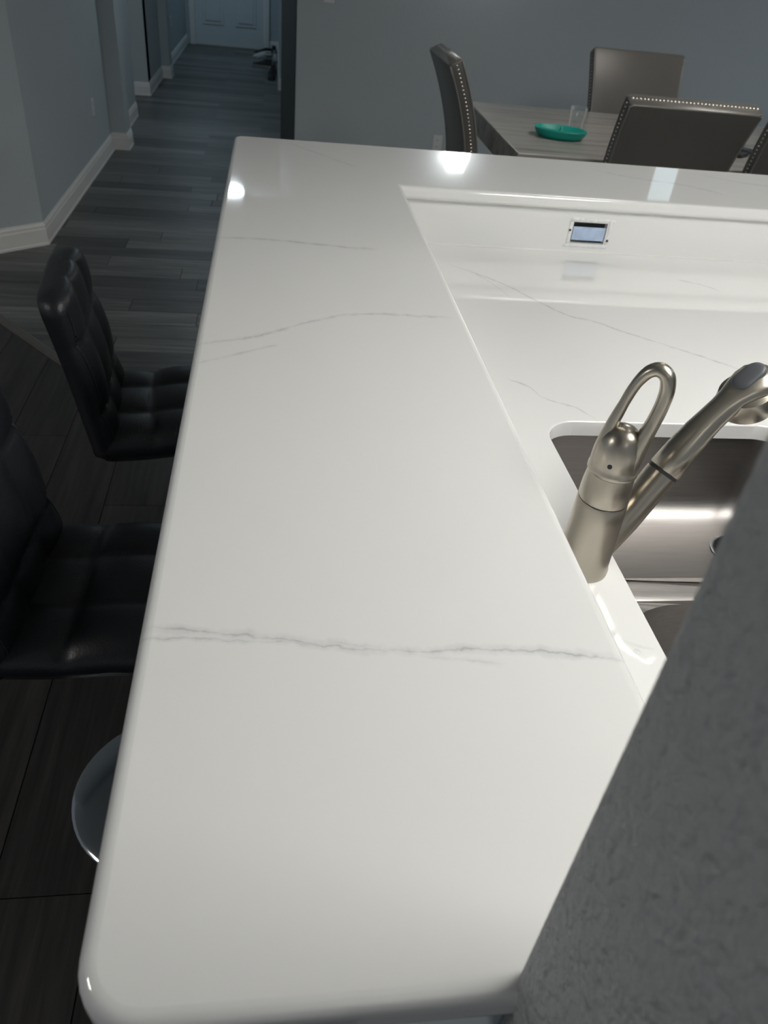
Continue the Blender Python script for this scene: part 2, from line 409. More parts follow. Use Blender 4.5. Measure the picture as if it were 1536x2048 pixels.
# wall stub standing at the near end of the bar
bm = bmesh.new()
r = .011; x0, x1, y1 = .276, .43, .200
poly = [(x0, -2.2)]
poly += [(x0 + r - r * math.cos(a), y1 - r + r * math.sin(a)) for a in [math.radians(90 * i / 6) for i in range(7)]]
poly += [(x1 - r + r * math.sin(a), y1 - r + r * math.cos(a)) for a in [math.radians(90 * i / 6) for i in range(7)]] + [(x1, -2.2)]
prism(bm, poly, 0, ZC); struct('wall_near', bm, M_stub, 40, label='textured grey wall stub standing close to the camera at the bar end')

# half wall carrying the bar
ZB, TB = 1.067, .036; ZW = .915; TW = .030
bm = bmesh.new(); prism(bm, [(.30, .204), (.44, .204), (.44, 2.135), (5.2, 2.135), (5.2, 2.27), (.30, 2.27)], 0, ZB - TB)
struct('wall_inner', bm, M_wall, label='half wall under the raised bar')

# ------------------------------------------------------------------ raised bar top
def arc(cx, cy, r, a0, a1, n=8): return [(cx + r * math.cos(math.radians(a0 + (a1 - a0) * i / n)), cy + r * math.sin(math.radians(a0 + (a1 - a0) * i / n))) for i in range(n + 1)]
bm = bmesh.new()
YN, YF, XI = .184, 2.552, .4545
poly = arc(.046, YN + .046, .046, 180, 270) + [(.290, YN), (.290, .192), (XI, .192)] + [(XI, 2.10), (5.2, 2.10), (5.2, YF)] + arc(.03, YF - .03, .03, 90, 180)
prism(bm, poly, ZB - TB, ZB, .0125, 6)
bar = link('bar_counter', bm, M_bar, None, 35, flat=True)
tag(bar, 'long L-shaped glossy white quartz raised bar top with thin grey veins', 'bar top')

# ------------------------------------------------------------------ lower counter with sink cutout
SX0, SX1, SY0, SY1, SR = .602, 1.085, .26, 1.161, .062
def sink_ring(x0, x1, y0, y1, r, n=8):
    return arc(x1 - r, y1 - r, r, 0, 90, n) + arc(x0 + r, y1 - r, r, 90, 180, n) + arc(x0 + r, y0 + r, r, 180, 270, n) + arc(x1 - r, y0 + r, r, 270, 360, n)
outer = [(.441, -.8), (1.20, -.8), (1.20, 1.36), (5.2, 1.36), (5.2, 2.134), (.441, 2.134)]
inner = sink_ring(SX0, SX1, SY0, SY1, SR)
bm = bmesh.new()
def loop_edges(pts, z):
    vs = [bm.verts.new((x, y, z)) for x, y in pts]
    return [bm.edges.new((vs[i], vs[(i + 1) % len(vs)])) for i in range(len(vs))]
es = loop_edges(outer, ZW - TW) + loop_edges(inner, ZW - TW)
bmesh.ops.triangle_fill(bm, edges=es, use_beauty=True, use_dissolve=False)
g = bmesh.ops.extrude_face_region(bm, geom=list(bm.faces))
for v in g['geom']:
    if isinstance(v, bmesh.types.BMVert): v.co.z = ZW
bmesh.ops.recalc_face_normals(bm, faces=bm.faces)
be = [e for e in bm.edges if len(e.link_faces) == 2 and all(abs(v.co.z - ZW) < 1e-6 for v in e.verts) and e.calc_face_angle(0) > 1]
bmesh.ops.bevel(bm, geom=be, offset=.003, segments=3, profile=.5, affect='EDGES')
counter = link('sink_counter', bm, M_counter, None, 35, flat=True)
tag(counter, 'lower white quartz counter around the sink, below the raised bar', 'counter')

# splash panels with the outlet cutout
HX0, HX1, HZ0, HZ1 = .950, 1.050, .940, .998
bm = bmesh.new()
xs = [.4405, HX0, HX1, 5.2]; zs = [ZW + .0005, HZ0, HZ1, ZB - TB - .0005]; y0, y1 = 2.115, 2.1345
V = {}
for yi, yv in enumerate((y0, y1)):
    for i, xv in enumerate(xs):
        for j, zv in enumerate(zs): V[yi, i, j] = bm.verts.new((xv, yv, zv))
for i in range(3):
    for j in range(3):
        if (i, j) == (1, 1): continue
        bm.faces.new((V[0, i, j], V[0, i + 1, j], V[0, i + 1, j + 1], V[0, i, j + 1])); bm.faces.new((V[1, i, j], V[1, i, j + 1], V[1, i + 1, j + 1], V[1, i + 1, j]))
def side(a, b): bm.faces.new((V[0, *a], V[0, *b], V[1, *b], V[1, *a]))
for i in range(3): side((i, 0), (i + 1, 0)); side((i, 3), (i + 1, 3))
for j in range(3): side((0, j), (0, j + 1)); side((3, j), (3, j + 1))
side((1, 1), (2, 1)); side((1, 2), (2, 2)); side((1, 1), (1, 2)); side((2, 1), (2, 2))
splash = empty('backsplash', (0, 0, 0)); tag(splash, 'white quartz backsplash strip between lower counter and raised bar', 'backsplash')
link('far_panel', bm, M_splash, splash)
bm = bmesh.new(); box(bm, (.4405, .204, ZW + .0005), (.4535, 2.1148, ZB - TB - .0005)); link('side_panel', bm, M_splash, splash)
bm = bmesh.new(); tube(bm, [(.456, 2.1135, ZW + .0012), (5.19, 2.1135, ZW + .0012)], .0022, 8); link('caulk_bead', bm, M_white, splash, 60)
# base cabinets (seen only if one steps aside)
cab = empty('base_cabinet', (0, 0, 0)); tag(cab, 'pale kitchen base cabinets carrying the lower counter', 'cabinet')
bm = bmesh.new()
box(bm, (.4415, -.78, .1), (.455, 2.13, ZW - TW)); box(bm, (1.125, -.78, .1), (1.145, 1.40, ZW - TW)); box(bm, (1.145, 1.385, .1), (5.19, 1.40, ZW - TW)); box(bm, (.4415, -.78, .08), (1.145, 1.40, .1)); box(bm, (.4415, 1.40, .08), (5.19, 2.13, .1)); box(bm, (.46, -.75, .0), (1.06, 1.46, .08)); box(bm, (1.06, 1.46, 0), (5.19, 2.1, .08))
link('carcass', bm, M_cab, cab)
for k in range(4):
    bm = bmesh.new(); ya = -.76 + k * .535; box(bm, (1.145, ya, .12), (1.163, ya + .525, .86), .003); dr = link('door', bm, M_cab, cab)
    bm = bmesh.new(); tube(bm, [(1.163, ya + .46, .70), (1.190, ya + .46, .70), (1.190, ya + .46, .82), (1.163, ya + .46, .82)], .005, 8); link('handle', bm, M_nickel, dr)

# ------------------------------------------------------------------ sink
sink = empty('kitchen_sink', (.81, .7, .70)); tag(sink, 'stainless steel double-bowl sink set under the white counter', 'sink')
def bowl(x0, x1, y0, y1, div, depth, name):
    bm = bmesh.new(); rings = []
    R0 = .066 if div == 'lo' else .115
    prof = [(.012, .884), (.0, .884), (.001, .872), (.006, .80), (.010, .76), (.015, .738), (.026, .722), (.042, .712), (.065, .706), (.11, .704)]
    for k, (ins, z) in enumerate(prof):
        if k == 0: a = sink_ring(x0 - ins, x1 + ins, y0 - (ins if div != 'lo' else 0), y1 + (ins if div != 'hi' else 0), .012)
        else: a = sink_ring(x0 + ins, x1 - ins, y0 + ins, y1 - ins, max(.03, R0 - ins * .3))
        ring = []
        for x, y in a:
            zz = z
            near = max(0, 1 - (y - y0) / .05) if div == 'lo' else max(0, 1 - (y1 - y) / .05)
            if z > .84: zz = z - .024 * min(1, near * 1.3) * (.55 + .45 * math.sin(math.pi * (x - x0) / (x1 - x0)))
            ring.append((x - .81, y - .7, zz - .70))
        rings.append(ring)
    loft(bm, rings, False, True)
    o = link(name, bm, M_steel, sink, 50)
    bm = bmesh.new(); cx, cy = (x0 + x1) / 2 - .81 + .160, (y0 + y1) / 2 - .7 + (.06 if div == 'lo' else -.06)
    lathe(bm, [(.048, .0042), (.048, .0065), (.042, .0075), (.036, .0048), (.012, .0046), (.010, .012), (.001, .013)], 28, (cx, cy, 0), False, True)
    link('drain', bm, M_chrome, o, 40)
    return o
b1 = bowl(.588, 1.099, .786, 1.174, 'lo', .2, 'far_bowl'); b1.name = 'basin'
bowl(.588, 1.099, .247, .738, 'hi', .2, 'basin')
# saddle between the bowls
bm = bmesh.new(); n = 16; rings = []
for i in range(n + 1):
    x = .578 + (1.109 - .578) * i / n; u = (x - .588) / .511; dip = .024 * (.55 + .45 * math.sin(math.pi * min(1, max(0, u)))); z = .884 - dip
    rings.append([(x - .81, yy - .7, z + zz - .70) for yy, zz in ((.737, -.010), (.739, -.001), (.745, .0015), (.762, .002), (.779, .0015), (.785, -.001), (.787, -.010), (.762, -.012))])
loft(bm, rings); link('divider', bm, M_steel, sink, 50)

# ------------------------------------------------------------------ faucet
FX, FY = .546, .765
fau = empty('kitchen_faucet', (FX, FY, ZW)); tag(fau, 'brushed nickel pull-out faucet with a loop handle at the sink', 'faucet')
bm = bmesh.new(); lathe(bm, [(.030, .0), (.0365, .0), (.0368, .006), (.0352, .012), (.0345, .05), (.0335, .09), (.0328, .1165), (.0318, .118)], 48); link('body', bm, M_nickel, fau, 40)
bm = bmesh.new(); lathe(bm, [(.0312, .1165), (.0312, .1195)], 48); link('seam_ring', bm, M_dark, fau, 40)
bm = bmesh.new(); lathe(bm, [(.0316, .1190), (.0326, .1205), (.0318, .14), (.0300, .157), (.0290, .162), (.026, .163)], 48); link('collar', bm, M_nickel, fau, 40)
# handle: ring, dome and open loop, one skin
hd = Vector((.875, -.485, 0)); hb = Vector((.485, .875, 0))
bm = bmesh.new()
lathe(bm, [(.024, .160), (.0300, .1605), (.0318, .163), (.0318, .167), (.0302, .170), (.0304, .176), (.0300, .186), (.0285, .197), (.0255, .208), (.021, .217), (.014, .2235), (.006, .2265), (.001, .227)], 48)
LP = [(-.0185, .168), (-.0195, .190), (-.0175, .218), (-.011, .252), (-.0045, .278), (.0045, .296), (.0155, .3025), (.0265, .297), (.0315, .282), (.0315, .262), (.0285, .239), (.0232, .212), (.0185, .182), (.016, .168)]
RL = [.0120, .0105, .0080, .0064, .0066, .0076, .0086, .0092, .0090, .0088, .0090, .0105, .0125, .0125]
pp = [hd * (s - .0) + hb * (-.004 + .012 * (z - .19) / .11) + Vector((0, 0, z)) for s, z in LP]
sp_ = spline(pp, 5)
rr = []
for i in range(len(sp_)):
    t = i / 5; a = int(min(t, len(RL) - 2)); rr.append(RL[a] + (RL[a + 1] - RL[a]) * (t - a))
tube(bm, sp_, [(q, q * 1.2) for q in rr], 16, up=hb)
link('handle', bm, M_nickel, fau, 60)
bm = bmesh.new(); lathe(bm, [(.0, 0), (.0032, 0), (.0030, .0012), (.001, .0014)], 14); o = link('set_screw', bm, M_dark, fau, 40)
nd = (-hb * 1.0 + Vector((0, 0, .12)) - hd * .12).normalized(); o.rotation_euler = nd.to_track_quat('Z', 'Y').to_euler(); o.location = Vector((0, 0, .182)) + (-hb - hd * .12).normalized() * .0298
# spout and spray head in the vertical plane of the spout
az = math.radians(20); sd = Vector((math.cos(az), math.sin(az), 0))
def SP(s, z): return sd * s + Vector((0, 0, z - ZW))
bm = bmesh.new()
tube(bm, [SP(.006, .925), SP(.030, .955), SP(.052, .984), SP(.076, 1.0215), SP(.0955, 1.0505)], [.020, .0215, .0222, .0222, .0220], 32); link('spout', bm, M_nickel, fau, 50)
bm = bmesh.new(); tube(bm, [SP(.0955, 1.0505), SP(.098, 1.054)], [.0212, .0212], 32); link('spout_seam', bm, M_dark, fau, 50)
bm = bmesh.new()
pts = [(.098, 1.054), (.099, 1.0555), (.116, 1.080), (.136, 1.107), (.150, 1.1225), (.165, 1.137), (.178, 1.149), (.190, 1.159), (.202, 1.167), (.214, 1.172), (.226, 1.173), (.236, 1.170), (.242, 1.165)]
rad = [(.0205, .0205), (.0222, .0222), (.0215, .0215), (.0195, .0195), (.0180, .0180), (.0178, .0172), (.0200, .0168), (.0245, .0170), (.0285, .0175), (.030, .0175), (.027, .0160), (.019, .012), (.006, .005)]
tube(bm, [SP(*p) for p in pts], rad, 32); sh = link('spray_head', bm, M_nickel, fau, 60)
dn = (sd * .45 + Vector((0, 0, -.90))).normalized(); q = dn.to_track_quat('Z', 'Y').to_euler()
bm = bmesh.new(); lathe(bm, [(.020, -.016), (.0335, -.010), (.0365, .0), (.0368, .014), (.0355, .018), (.031, .0185)], 40); o = link('spray_rim', bm, M_nickel, sh, 40); o.location = SP(.203, 1.150); o.rotation_euler = q
bm = bmesh.new(); lathe(bm, [(.030, .016), (.029, .0195), (.001, .0195)], 32); o = link('spray_face', bm, M_dark, sh, 40); o.location = SP(.203, 1.150); o.rotation_euler = q
up_ = Vector((-.62 * sd.x, -.62 * sd.y, .78)).normalized()
bm = bmesh.new(); rings = []
for sc_, zz in ((1, -.006), (1, .0), (.93, .0016), (.7, .0028), (.3, .0034), (.02, .0035)): rings.append([(x * sc_, y * sc_, zz) for x, y in rrect(.047, .026, .0129, 8)])
loft(bm, rings); o = link('spray_button', bm, M_btn, sh, 40, ); o['label'] = 'dark grey spray button'
side_ = Vector((-sd.y, sd.x, 0)); ta = side_.cross(up_).normalized()
Mb = Matrix((ta, side_, up_)).transposed(); o.rotation_euler = Mb.to_euler(); o.location = SP(.203, 1.1665) + up_ * .0188

# water left on the counter beside the faucet
bm = bmesh.new(); rings = []
wp = [(.478, .665), (.50, .66), (.525, .653), (.543, .635), (.553, .622), (.575, .612), (.590, .607)]
cp = spline([(x, y, ZW) for x, y in wp], 6)
tube(bm, cp, [(.0012 + .0035 * math.sin(math.pi * min(1, i / (len(cp) - 1) + .02)), .0009) for i in range(len(cp))], 10)
water = link('water_streak', bm, M_water, None, 60); tag(water, 'thin streak of spilled water on the counter near the faucet', 'water')
bm = bmesh.new(); lathe(bm, [(.0045, 0), (.0042, .0009), (.0025, .0016), (.0005, .0018)], 20, (.566, .604, ZW), False, True); o = link('water_drop', bm, M_water, None, 60); tag(o, 'single water drop on the counter beside the thin streak', 'water')

# ------------------------------------------------------------------ outlet cutout in the splash
ob = empty('outlet_box', ((HX0 + HX1) / 2, 2.115, HZ0)); tag(ob, 'open electrical box with a pale blue cover set in the white backsplash', 'outlet')
W_, H_ = HX1 - HX0, HZ1 - HZ0
M_blue = simple('blue_cover', (.45, .56, .78), .25, var=.18, vscale=30)
M_caulk = simple('white_caulk', (.80, .80, .80), .6, bump=.6, bscale=160)
bm = bmesh.new(); box(bm, (-W_ / 2 + .001, .0185, .001), (W_ / 2 - .001, .0192, H_ - .001)); link('box_back', bm, M_slot, ob)
bm = bmesh.new(); box(bm, (-W_ / 2 + .003, .003, .0075), (W_ / 2 - .002, .006, H_ - .0135), .0008); o = link('cover_plate', bm, M_blue, ob); o['label'] = 'pale blue cover plate'
bm = bmesh.new()
for i in range(26):                                          # uneven bead of caulk round the cutout
    t = i / 26 * 4; k, f = int(t), t - int(t)
    cx, cz = [(-W_ / 2 - .008 + f * (W_ + .016), -.007), (W_ / 2 + .008, -.007 + f * (H_ + .014)), (W_ / 2 + .008 - f * (W_ + .016), H_ + .007), (-W_ / 2 - .008, H_ + .007 - f * (H_ + .014))][k]
    sx, sz = ((.014, .0045) if k in (0, 2) else (.0055, .0095))
    rnd = random.uniform(.7, 1.25)
    box(bm, (cx - sx * .75, -.0016 * rnd, cz - sz * rnd), (cx + sx * .75, .0, cz + sz * rnd), .0007, 1)
o = link('caulk_rim', bm, M_caulk, ob, 60)
for sx in (-1, 1):
    bm = bmesh.new(); lathe(bm, [(.0035, 0), (.0035, .002), (.001, .0025)], 12); o = link('screw', bm, M_slot, ob, 40); o.rotation_euler = (math.radians(90), 0, 0); o.location = (sx * (W_ / 2 + .008), -.001, H_ * (.62 if sx < 0 else .2))

# ------------------------------------------------------------------ bar stools
def quilt(s, t, rows, cols):
    """height of a tufted cushion: 1 in the middle of a pad, 0 in a seam; s and t run 0..1"""
    a = abs(math.sin(math.pi * s * rows)) ** .45; b = abs(math.sin(math.pi * t * cols)) ** .45
    return a * b
def pad_offset(u, s, th, k, rows, cols, q):
    e = (1 - abs(u) ** 7) ** (1 / 2.2)
    return th * e + q * (quilt(s, (u + 1) / 2, rows, cols) - 1) * k * min(1, (1 - abs(u)) / .07)
def pad(name, path, widths, thick, rows, cols, parent, q=.013, mat=None, rc=(.03, .03)):
    """upholstered slab swept along an x-z path; its upper side is quilted"""
    P = spline([(x, 0, z) for x, z in path], 9); m = len(P); bm = bmesh.new(); rings = []; nt = 40
    LEN = sum((P[i + 1] - P[i]).length for i in range(m - 1))
    for i, p in enumerate(P):
        t = (P[min(i + 1, m - 1)] - P[max(i - 1, 0)]).normalized(); nrm = Vector((t.z, 0, -t.x))
        s = i / (m - 1); end = min(1, min(s, 1 - s) / .085); k = math.sqrt(max(0.0, 1 - (1 - end) ** 2)); k = .12 + .88 * k
        wv = widths[0] + (widths[1] - widths[0]) * s; hw = wv / 2
        for ds, r_ in ((s * LEN, rc[0]), ((1 - s) * LEN, rc[1])):
            if ds < r_: hw -= r_ - math.sqrt(max(0, r_ * r_ - (r_ - ds) ** 2))
        th = thick / 2 * k; ring = []
        for j in range(nt + 1):                              # top, from -y to +y
            u = -1 + 2 * j / nt
            ring.append(p + Vector((0, hw * u, 0)) + nrm * pad_offset(u, s, th, k, rows, cols, q))
        for j in range(9, -1, -1):
            u = -1 + 2 * (j + .5) / 10; e = (1 - abs(u) ** 7) ** (1 / 2.2)
            ring.append(p + Vector((0, hw * u, 0)) - nrm * th * e)
        rings.append(ring)
    loft(bm, rings); return link(name, bm, mat or M_black, parent, 80)
def edge_piping(path, widths, thick, parent, inset=.90, q=.015):
    P = spline([(x, 0, z) for x, z in path], 7); m = len(P)
    for sgn in (-1, 1):
        bm = bmesh.new(); pts = []
        for i, p in enumerate(P):
            s = i / (m - 1)
            if s < .10 or s > .86: continue
            t = (P[min(i + 1, m - 1)] - P[max(i - 1, 0)]).normalized(); nrm = Vector((t.z, 0, -t.x)); wv = widths[0] + (widths[1] - widths[0]) * s
            pts.append(p + Vector((0, sgn * wv / 2 * inset, 0)) + nrm * pad_offset(inset, s, thick / 2, 1, 3, 3, q))
        tube(bm, pts, .0022, 6)
        link('piping', bm, M_thread, parent, 60)
def make_stool(label):
    st = empty('bar_stool'); tag(st, label, 'stool', 'black quilted bar stools along the bar')
    seat_path = [(.20, .612), (.12, .622), (0, .620), (-.10, .612), (-.190, .612)]
    o = pad('seat', seat_path, (.37, .37), .085, 3, 3, st)
    back_path = [(-.170, .585), (-.178, .64), (-.188, .70), (-.201, .78), (-.216, .86), (-.230, .925), (-.238, .965)]
    b = pad('backrest', [(x, z) for x, z in back_path][::1], (.37, .350), .076, 3, 3, st, .015, None, (.03, .065))
    edge_piping(back_path, (.37, .350), .076, b)
    bm = bmesh.new(); lathe(bm, [(.205, 0), (.205, .006), (.198, .011), (.12, .020), (.045, .030), (.034, .045), (.0, .046)], 56); o = link('base', bm, M_chrome, st, 40); o.location.x = .020; o['label'] = 'round chrome base plate'
    bm = bmesh.new(); lathe(bm, [(.030, .040), (.030, .32), (.024, .322), (.024, .52), (.045, .525), (.075, .545), (.075, .565)], 28); o = link('column', bm, M_chrome, st, 40); o.location.x = .020; o['label'] = 'chrome gas lift column'
    bm = bmesh.new(); pts = [Vector((.03, -.02, .30)), Vector((.10, -.10, .29)), Vector((.19, -.13, .285)), Vector((.215, -.09, .285)), Vector((.22, 0, .285)), Vector((.215, .09, .285)), Vector((.19, .13, .285)), Vector((.10, .10, .29)), Vector((.03, .02, .30))]
    tube(bm, spline(pts, 5), .009, 10); o = link('footrest', bm, M_chrome, st, 50); o['label'] = 'chrome footrest loop'
    bm = bmesh.new(); tube(bm, [(0.02, -.05, .555), (.05, -.13, .553), (.06, -.15, .551)], .005, 8); link('lever', bm, M_chrome, st, 50)
    return st
s1 = make_stool('black quilted bar stool nearest the camera, partly cut off by the frame, chrome base visible'); s1.location = (-.130, 1.035, 0); s1.rotation_euler.z = math.radians(-2)
s2 = copy_tree(s1); s2['label'] = 'black quilted bar stool farther along the bar, nearer the hallway'; s2.location = (-.095, 1.69, 0); s2.rotation_euler.z = math.radians(6)

# ------------------------------------------------------------------ dining table and what stands on it
TX0, TX1, TY0, TY1, TZ, TT = 1.14, 2.99, 3.355, 4.525, .91, .105
tb = empty('dining_table', ((TX0 + TX1) / 2, (TY0 + TY1) / 2, 0), math.radians(-1.2)); tag(tb, 'counter-height dining table with a thick banded grey marble top', 'table')
hw, hd_ = (TX1 - TX0) / 2, (TY1 - TY0) / 2
bm = bmesh.new(); box(bm, (-hw, -hd_, TZ - TT), (hw, hd_, TZ), .005, 2); link('tabletop', bm, M_marble, tb)
for sx in (-.35, .35):
    bm = bmesh.new(); rings = [[(x + sx, y, z) for x, y in rrect(w_, d_, .02)] for w_, d_, z in ((.46, .44, 0), (.46, .44, .05), (.34, .38, .09), (.30, .36, .45), (.33, .37, .68), (.44, .62, TZ - TT))]
    loft(bm, rings); link('pedestal', bm, M_marble, tb, 35)

def resample(poly, step):
    out = []
    for i in range(len(poly)):
        a, b = Vector(poly[i]), Vector(poly[(i + 1) % len(poly)]); n = max(1, int((b - a).length / step))
        out += [a + (b - a) * k / n for k in range(n)]
    return out
# teal divided plate: three wells
pl = empty('divided_plate', (1.425, 3.755, TZ), math.radians(-18)); tag(pl, 'small teal three-compartment toddler plate on the marble table', 'plate')
bm = bmesh.new()
def pring(k, z, lobes=.05): return [(.118 * k * math.cos(a) * (1 + lobes * math.cos(2 * a)), .098 * k * math.sin(a) * (1 + lobes * math.cos(2 * a)), z) for a in [2 * math.pi * i / 40 for i in range(40)]]
loft(bm, [pring(.70, .0), pring(.80, .002), pring(.90, .014), pring(.985, .034), pring(1.0, .037), pring(.985, .0385), pring(.955, .037), pring(.88, .016), pring(.78, .009), pring(.3, .008)]); link('dish', bm, M_teal, pl, 50)
bm = bmesh.new(); tube(bm, [(-.105, .0, .031), (-.05, .004, .026), (0, .006, .024), (.05, .004, .026), (.105, 0, .031)], .0042, 10); box(bm, (-.09, .000, .006), (.09, .008, .023), .003)
tube(bm, [(0, .0, .024), (.004, .04, .026), (.006, .088, .031)], .0042, 10); box(bm, (-.001, 0, .006), (.007, .078, .023), .003); link('divider', bm, M_teal, pl, 50)
for k in range(4):
    a = math.radians(45 + 90 * k); bm = bmesh.new(); lathe(bm, [(.014, -.0), (.016, .004), (.014, .010)], 16, (.078 * math.cos(a), .062 * math.sin(a), 0)); link('suction_foot', bm, M_teal, pl, 50)
# drinking glass
bm = bmesh.new(); lathe(bm, [(.001, 0), (.030, 0), (.0325, .004), (.039, .108), (.0385, .110), (.0365, .108), (.0305, .010), (.001, .009)], 28, (0, 0, 0), True, True)
o = link('drinking_glass', bm, M_glass, None, 50); o.location = (1.548, 3.91, TZ); tag(o, 'clear drinking glass beside the teal plate on the table', 'glass')
# phone on a small dark wallet
def slab(name, w_, d_, h_, r_, m, parent=None):
    bm = bmesh.new(); rings = [[(x * s, y * s, z) for x, y in rrect(w_, d_, r_)] for s, z in ((.93, 0), (1, .12 * h_), (1, .88 * h_), (.95, h_))]
    loft(bm, rings); return link(name, bm, m, parent, 40)
wl = slab('wallet', .085, .10, .016, .012, M_dark); wl.location = (2.262, 3.66, TZ); wl.rotation_euler.z = math.radians(-50); tag(wl, 'small flat black wallet under the end of the phone', 'wallet')
ph = empty('phone', (2.345, 3.70, TZ + .0)); tag(ph, 'dark phone lying tilted on the marble table beside the near chair', 'phone')
M_screen = simple('phone_screen', (.035, .05, .052), .08, var=.05)
a = slab('case', .078, .16, .011, .013, M_dark, ph); b = slab('screen', .070, .150, .0012, .010, M_screen, ph); b.location.z = .011
ph.rotation_euler = (math.radians(0), math.radians(-9), math.radians(56)); ph.rotation_euler = (math.radians(6), 0, math.radians(56)); ph.location.z = TZ + .0095
cupm = simple('white_ceramic', (.75, .76, .76), .25, var=.01)
bm = bmesh.new(); lathe(bm, [(.026, 0), (.030, .003), (.038, .085), (.036, .085), (.028, .008), (.001, .006)], 28); o = link('white_cup', bm, cupm, None, 50); o.location = (2.80, 4.30, TZ); tag(o, 'white cup near the far right end of the table', 'cup')

# ------------------------------------------------------------------ dining chairs
def make_chair(label):
    """chair facing +y, its back leaning away towards -y"""
    ch = empty('dining_chair'); tag(ch, label, 'chair', 'grey nailhead dining chairs round the table')
    W0, W1, Z0, Z1, T = .47, .545, .52, 1.168, .062
    def off(z): return -.15 * max(0, (z - .58) / (Z1 - .58)) ** 2.0
    def tan(z):
        d_ = Vector((0, -.30 * max(0, (z - .58)) / (Z1 - .58) ** 2, 1)).normalized(); return d_, Vector((0, d_.z, -d_.y))
    rings = []; zs = [Z0 + (Z1 - Z0) * i / 18 for i in range(19)]
    for i, z in enumerate(zs):
        u = i / 18; wv = W0 + (W1 - W0) * u
        d_, e_ = tan(z); rings.append([(x, e_.y * y + off(z), z + e_.z * y) for x, y in rrect(wv, T, .012, 4)])
    u = 1
    for s, dz in ((.985, .006), (.95, .010)): d_, e_ = tan(Z1); rings.append([(x * (1 - (1 - s) * .3), e_.y * y * s + off(Z1) + d_.y * dz, Z1 + e_.z * y * s + d_.z * dz) for x, y in rrect(W1, T, .012, 4)])
    bm = bmesh.new(); loft(bm, rings); back = link('backrest', bm, M_leather, ch, 60)
    # welt along the rear and front edges
    for sy in (-1, 1):
        bm = bmesh.new(); pts = []
        for sx in (-1, 1):
            col = []
            for i, z in enumerate(zs):
                d_, e_ = tan(z); yo = sy * (T / 2 - .003); col.append(Vector((sx * ((W0 + (W1 - W0) * i / 18) / 2 - .003), e_.y * yo + off(z), z + e_.z * yo)))
            top = col[-1] + d_ * .006
            pts += col if sx < 0 else [Vector((-top.x * .94, top.y, top.z)), Vector((0, top.y, top.z)), Vector((top.x * .94, top.y, top.z))] + col[::-1]
        tube(bm, pts, .0045, 6, up=Vector((0, 1, 0)))
        link('piping', bm, M_pipe, back, 60)
    # nailheads down both sides and across the top
    bm = bmesh.new()
    def nail(p, n):
        q = Vector(n).to_track_quat('Z', 'Y').to_matrix().to_4x4(); q.translation = p; R = []
        for r_, h in ((.0056, 0), (.0046, .0024), (.002, .0038)): R.append([q @ Vector((r_ * math.cos(2 * math.pi * k / 6), r_ * math.sin(2 * math.pi * k / 6), h)) for k in range(6)])
        loft(bm, R, False, True)
    z = .62
    while z < Z1:
        wv = W0 + (W1 - W0) * (z - Z0) / (Z1 - Z0)
        for sx in (-1, 1): nail((sx * wv / 2, off(z), z), (sx, 0, 0))
        z += .0155
    x = -W1 / 2 + .018; d_, e_ = tan(Z1); tp = Vector((0, off(Z1), Z1)) + d_ * .0098 + e_ * .006
    while x < W1 / 2 - .015: nail((x, tp.y, tp.z), d_); x += .0155
    o = link('nailhead_trim', bm, M_nail, back, 60); o['kind'] = 'stuff'
    bm = bmesh.new(); rings = [[(x, y + .225, z) for x, y in rrect(.49 * k, .44 * k2, .03, 4)] for k, k2, z in ((.96, .96, .50), (1, 1, .515), (1, 1, .60), (.985, .985, .625), (.9, .9, .642), (.5, .5, .648))]; loft(bm, rings); link('seat', bm, M_leather, ch, 60)
    for sx in (-1, 1):
        for yy in (.0, .395):
            bm = bmesh.new(); rings = [[(x + sx * .205, y + yy + dy, z) for x, y in rrect(w_, w_, .004, 2)] for w_, z, dy in ((.032, 0, -.03 if yy < .1 else .01), (.048, .505, .02 if yy < .1 else 0))]
            loft(bm, rings); link('leg', bm, M_legs, ch)
    for yy, z in ((.405, .22), (.01, .26)):
        bm = bmesh.new(); box(bm, (-.19, yy - .012, z - .015), (.19, yy + .012, z + .015), .003); link('stretcher', bm, M_legs, ch)
    return ch
c1 = make_chair('grey leather dining chair with its back to the bar, nailhead trim along its top'); c1.location = (1.712, 3.265, 0)
def chair(label, loc, rz):
    c = copy_tree(c1); c['label'] = label; c.location = loc; c.rotation_euler.z = math.radians(rz); return c
chair('grey leather dining chair behind the table, its front facing the bar', (2.165, 4.70, 0), 180)
chair('grey leather dining chair at the left end of the table, seen edge-on', (1.045, 4.005, 0), -90)
chair('grey leather dining chair beside the near one, mostly cut off by the right frame edge', (2.335, 3.275, 0), 0)
chair('grey leather chair behind the white cup, a sliver at the right frame edge', (3.33, 4.70, 0), 180)

# ------------------------------------------------------------------ wall plates
def plate(name, label, loc, rz, kind):
    p = empty(name, loc, rz); tag(p, label, 'outlet' if kind == 'o' else 'switch')
    bm = bmesh.new(); box(bm, (-.036, -.006, 0), (.036, 0, .116), .003); link('cover', bm, M_plastic, p)
    if kind == 'o':
        for z in (.036, .080):
            bm = bmesh.new(); rings = [[(x, yy, y + z) for x, y in rrect(.034 * k, .030 * k, .012)] for k, yy in ((1, -.0055), (1, -.0075), (.92, -.008))]; loft(bm, rings); so = link('socket', bm, M_plastic, p)
            bm = bmesh.new()
            for sx in (-.0065, .0065): box(bm, (sx - .0012, -.0085, z - .002), (sx + .0012, -.0078, z + .008))
            link('slot', bm, M_slot, so)
    else:
        bm = bmesh.new(); box(bm, (-.017, -.010, .024), (.017, -.005, .092), .002); link('rocker', bm, M_plastic, p)
plate('wall_outlet', 'white outlet low on the back wall behind the left dining chair', (1.375, 6.40, .262), 0, 'o')
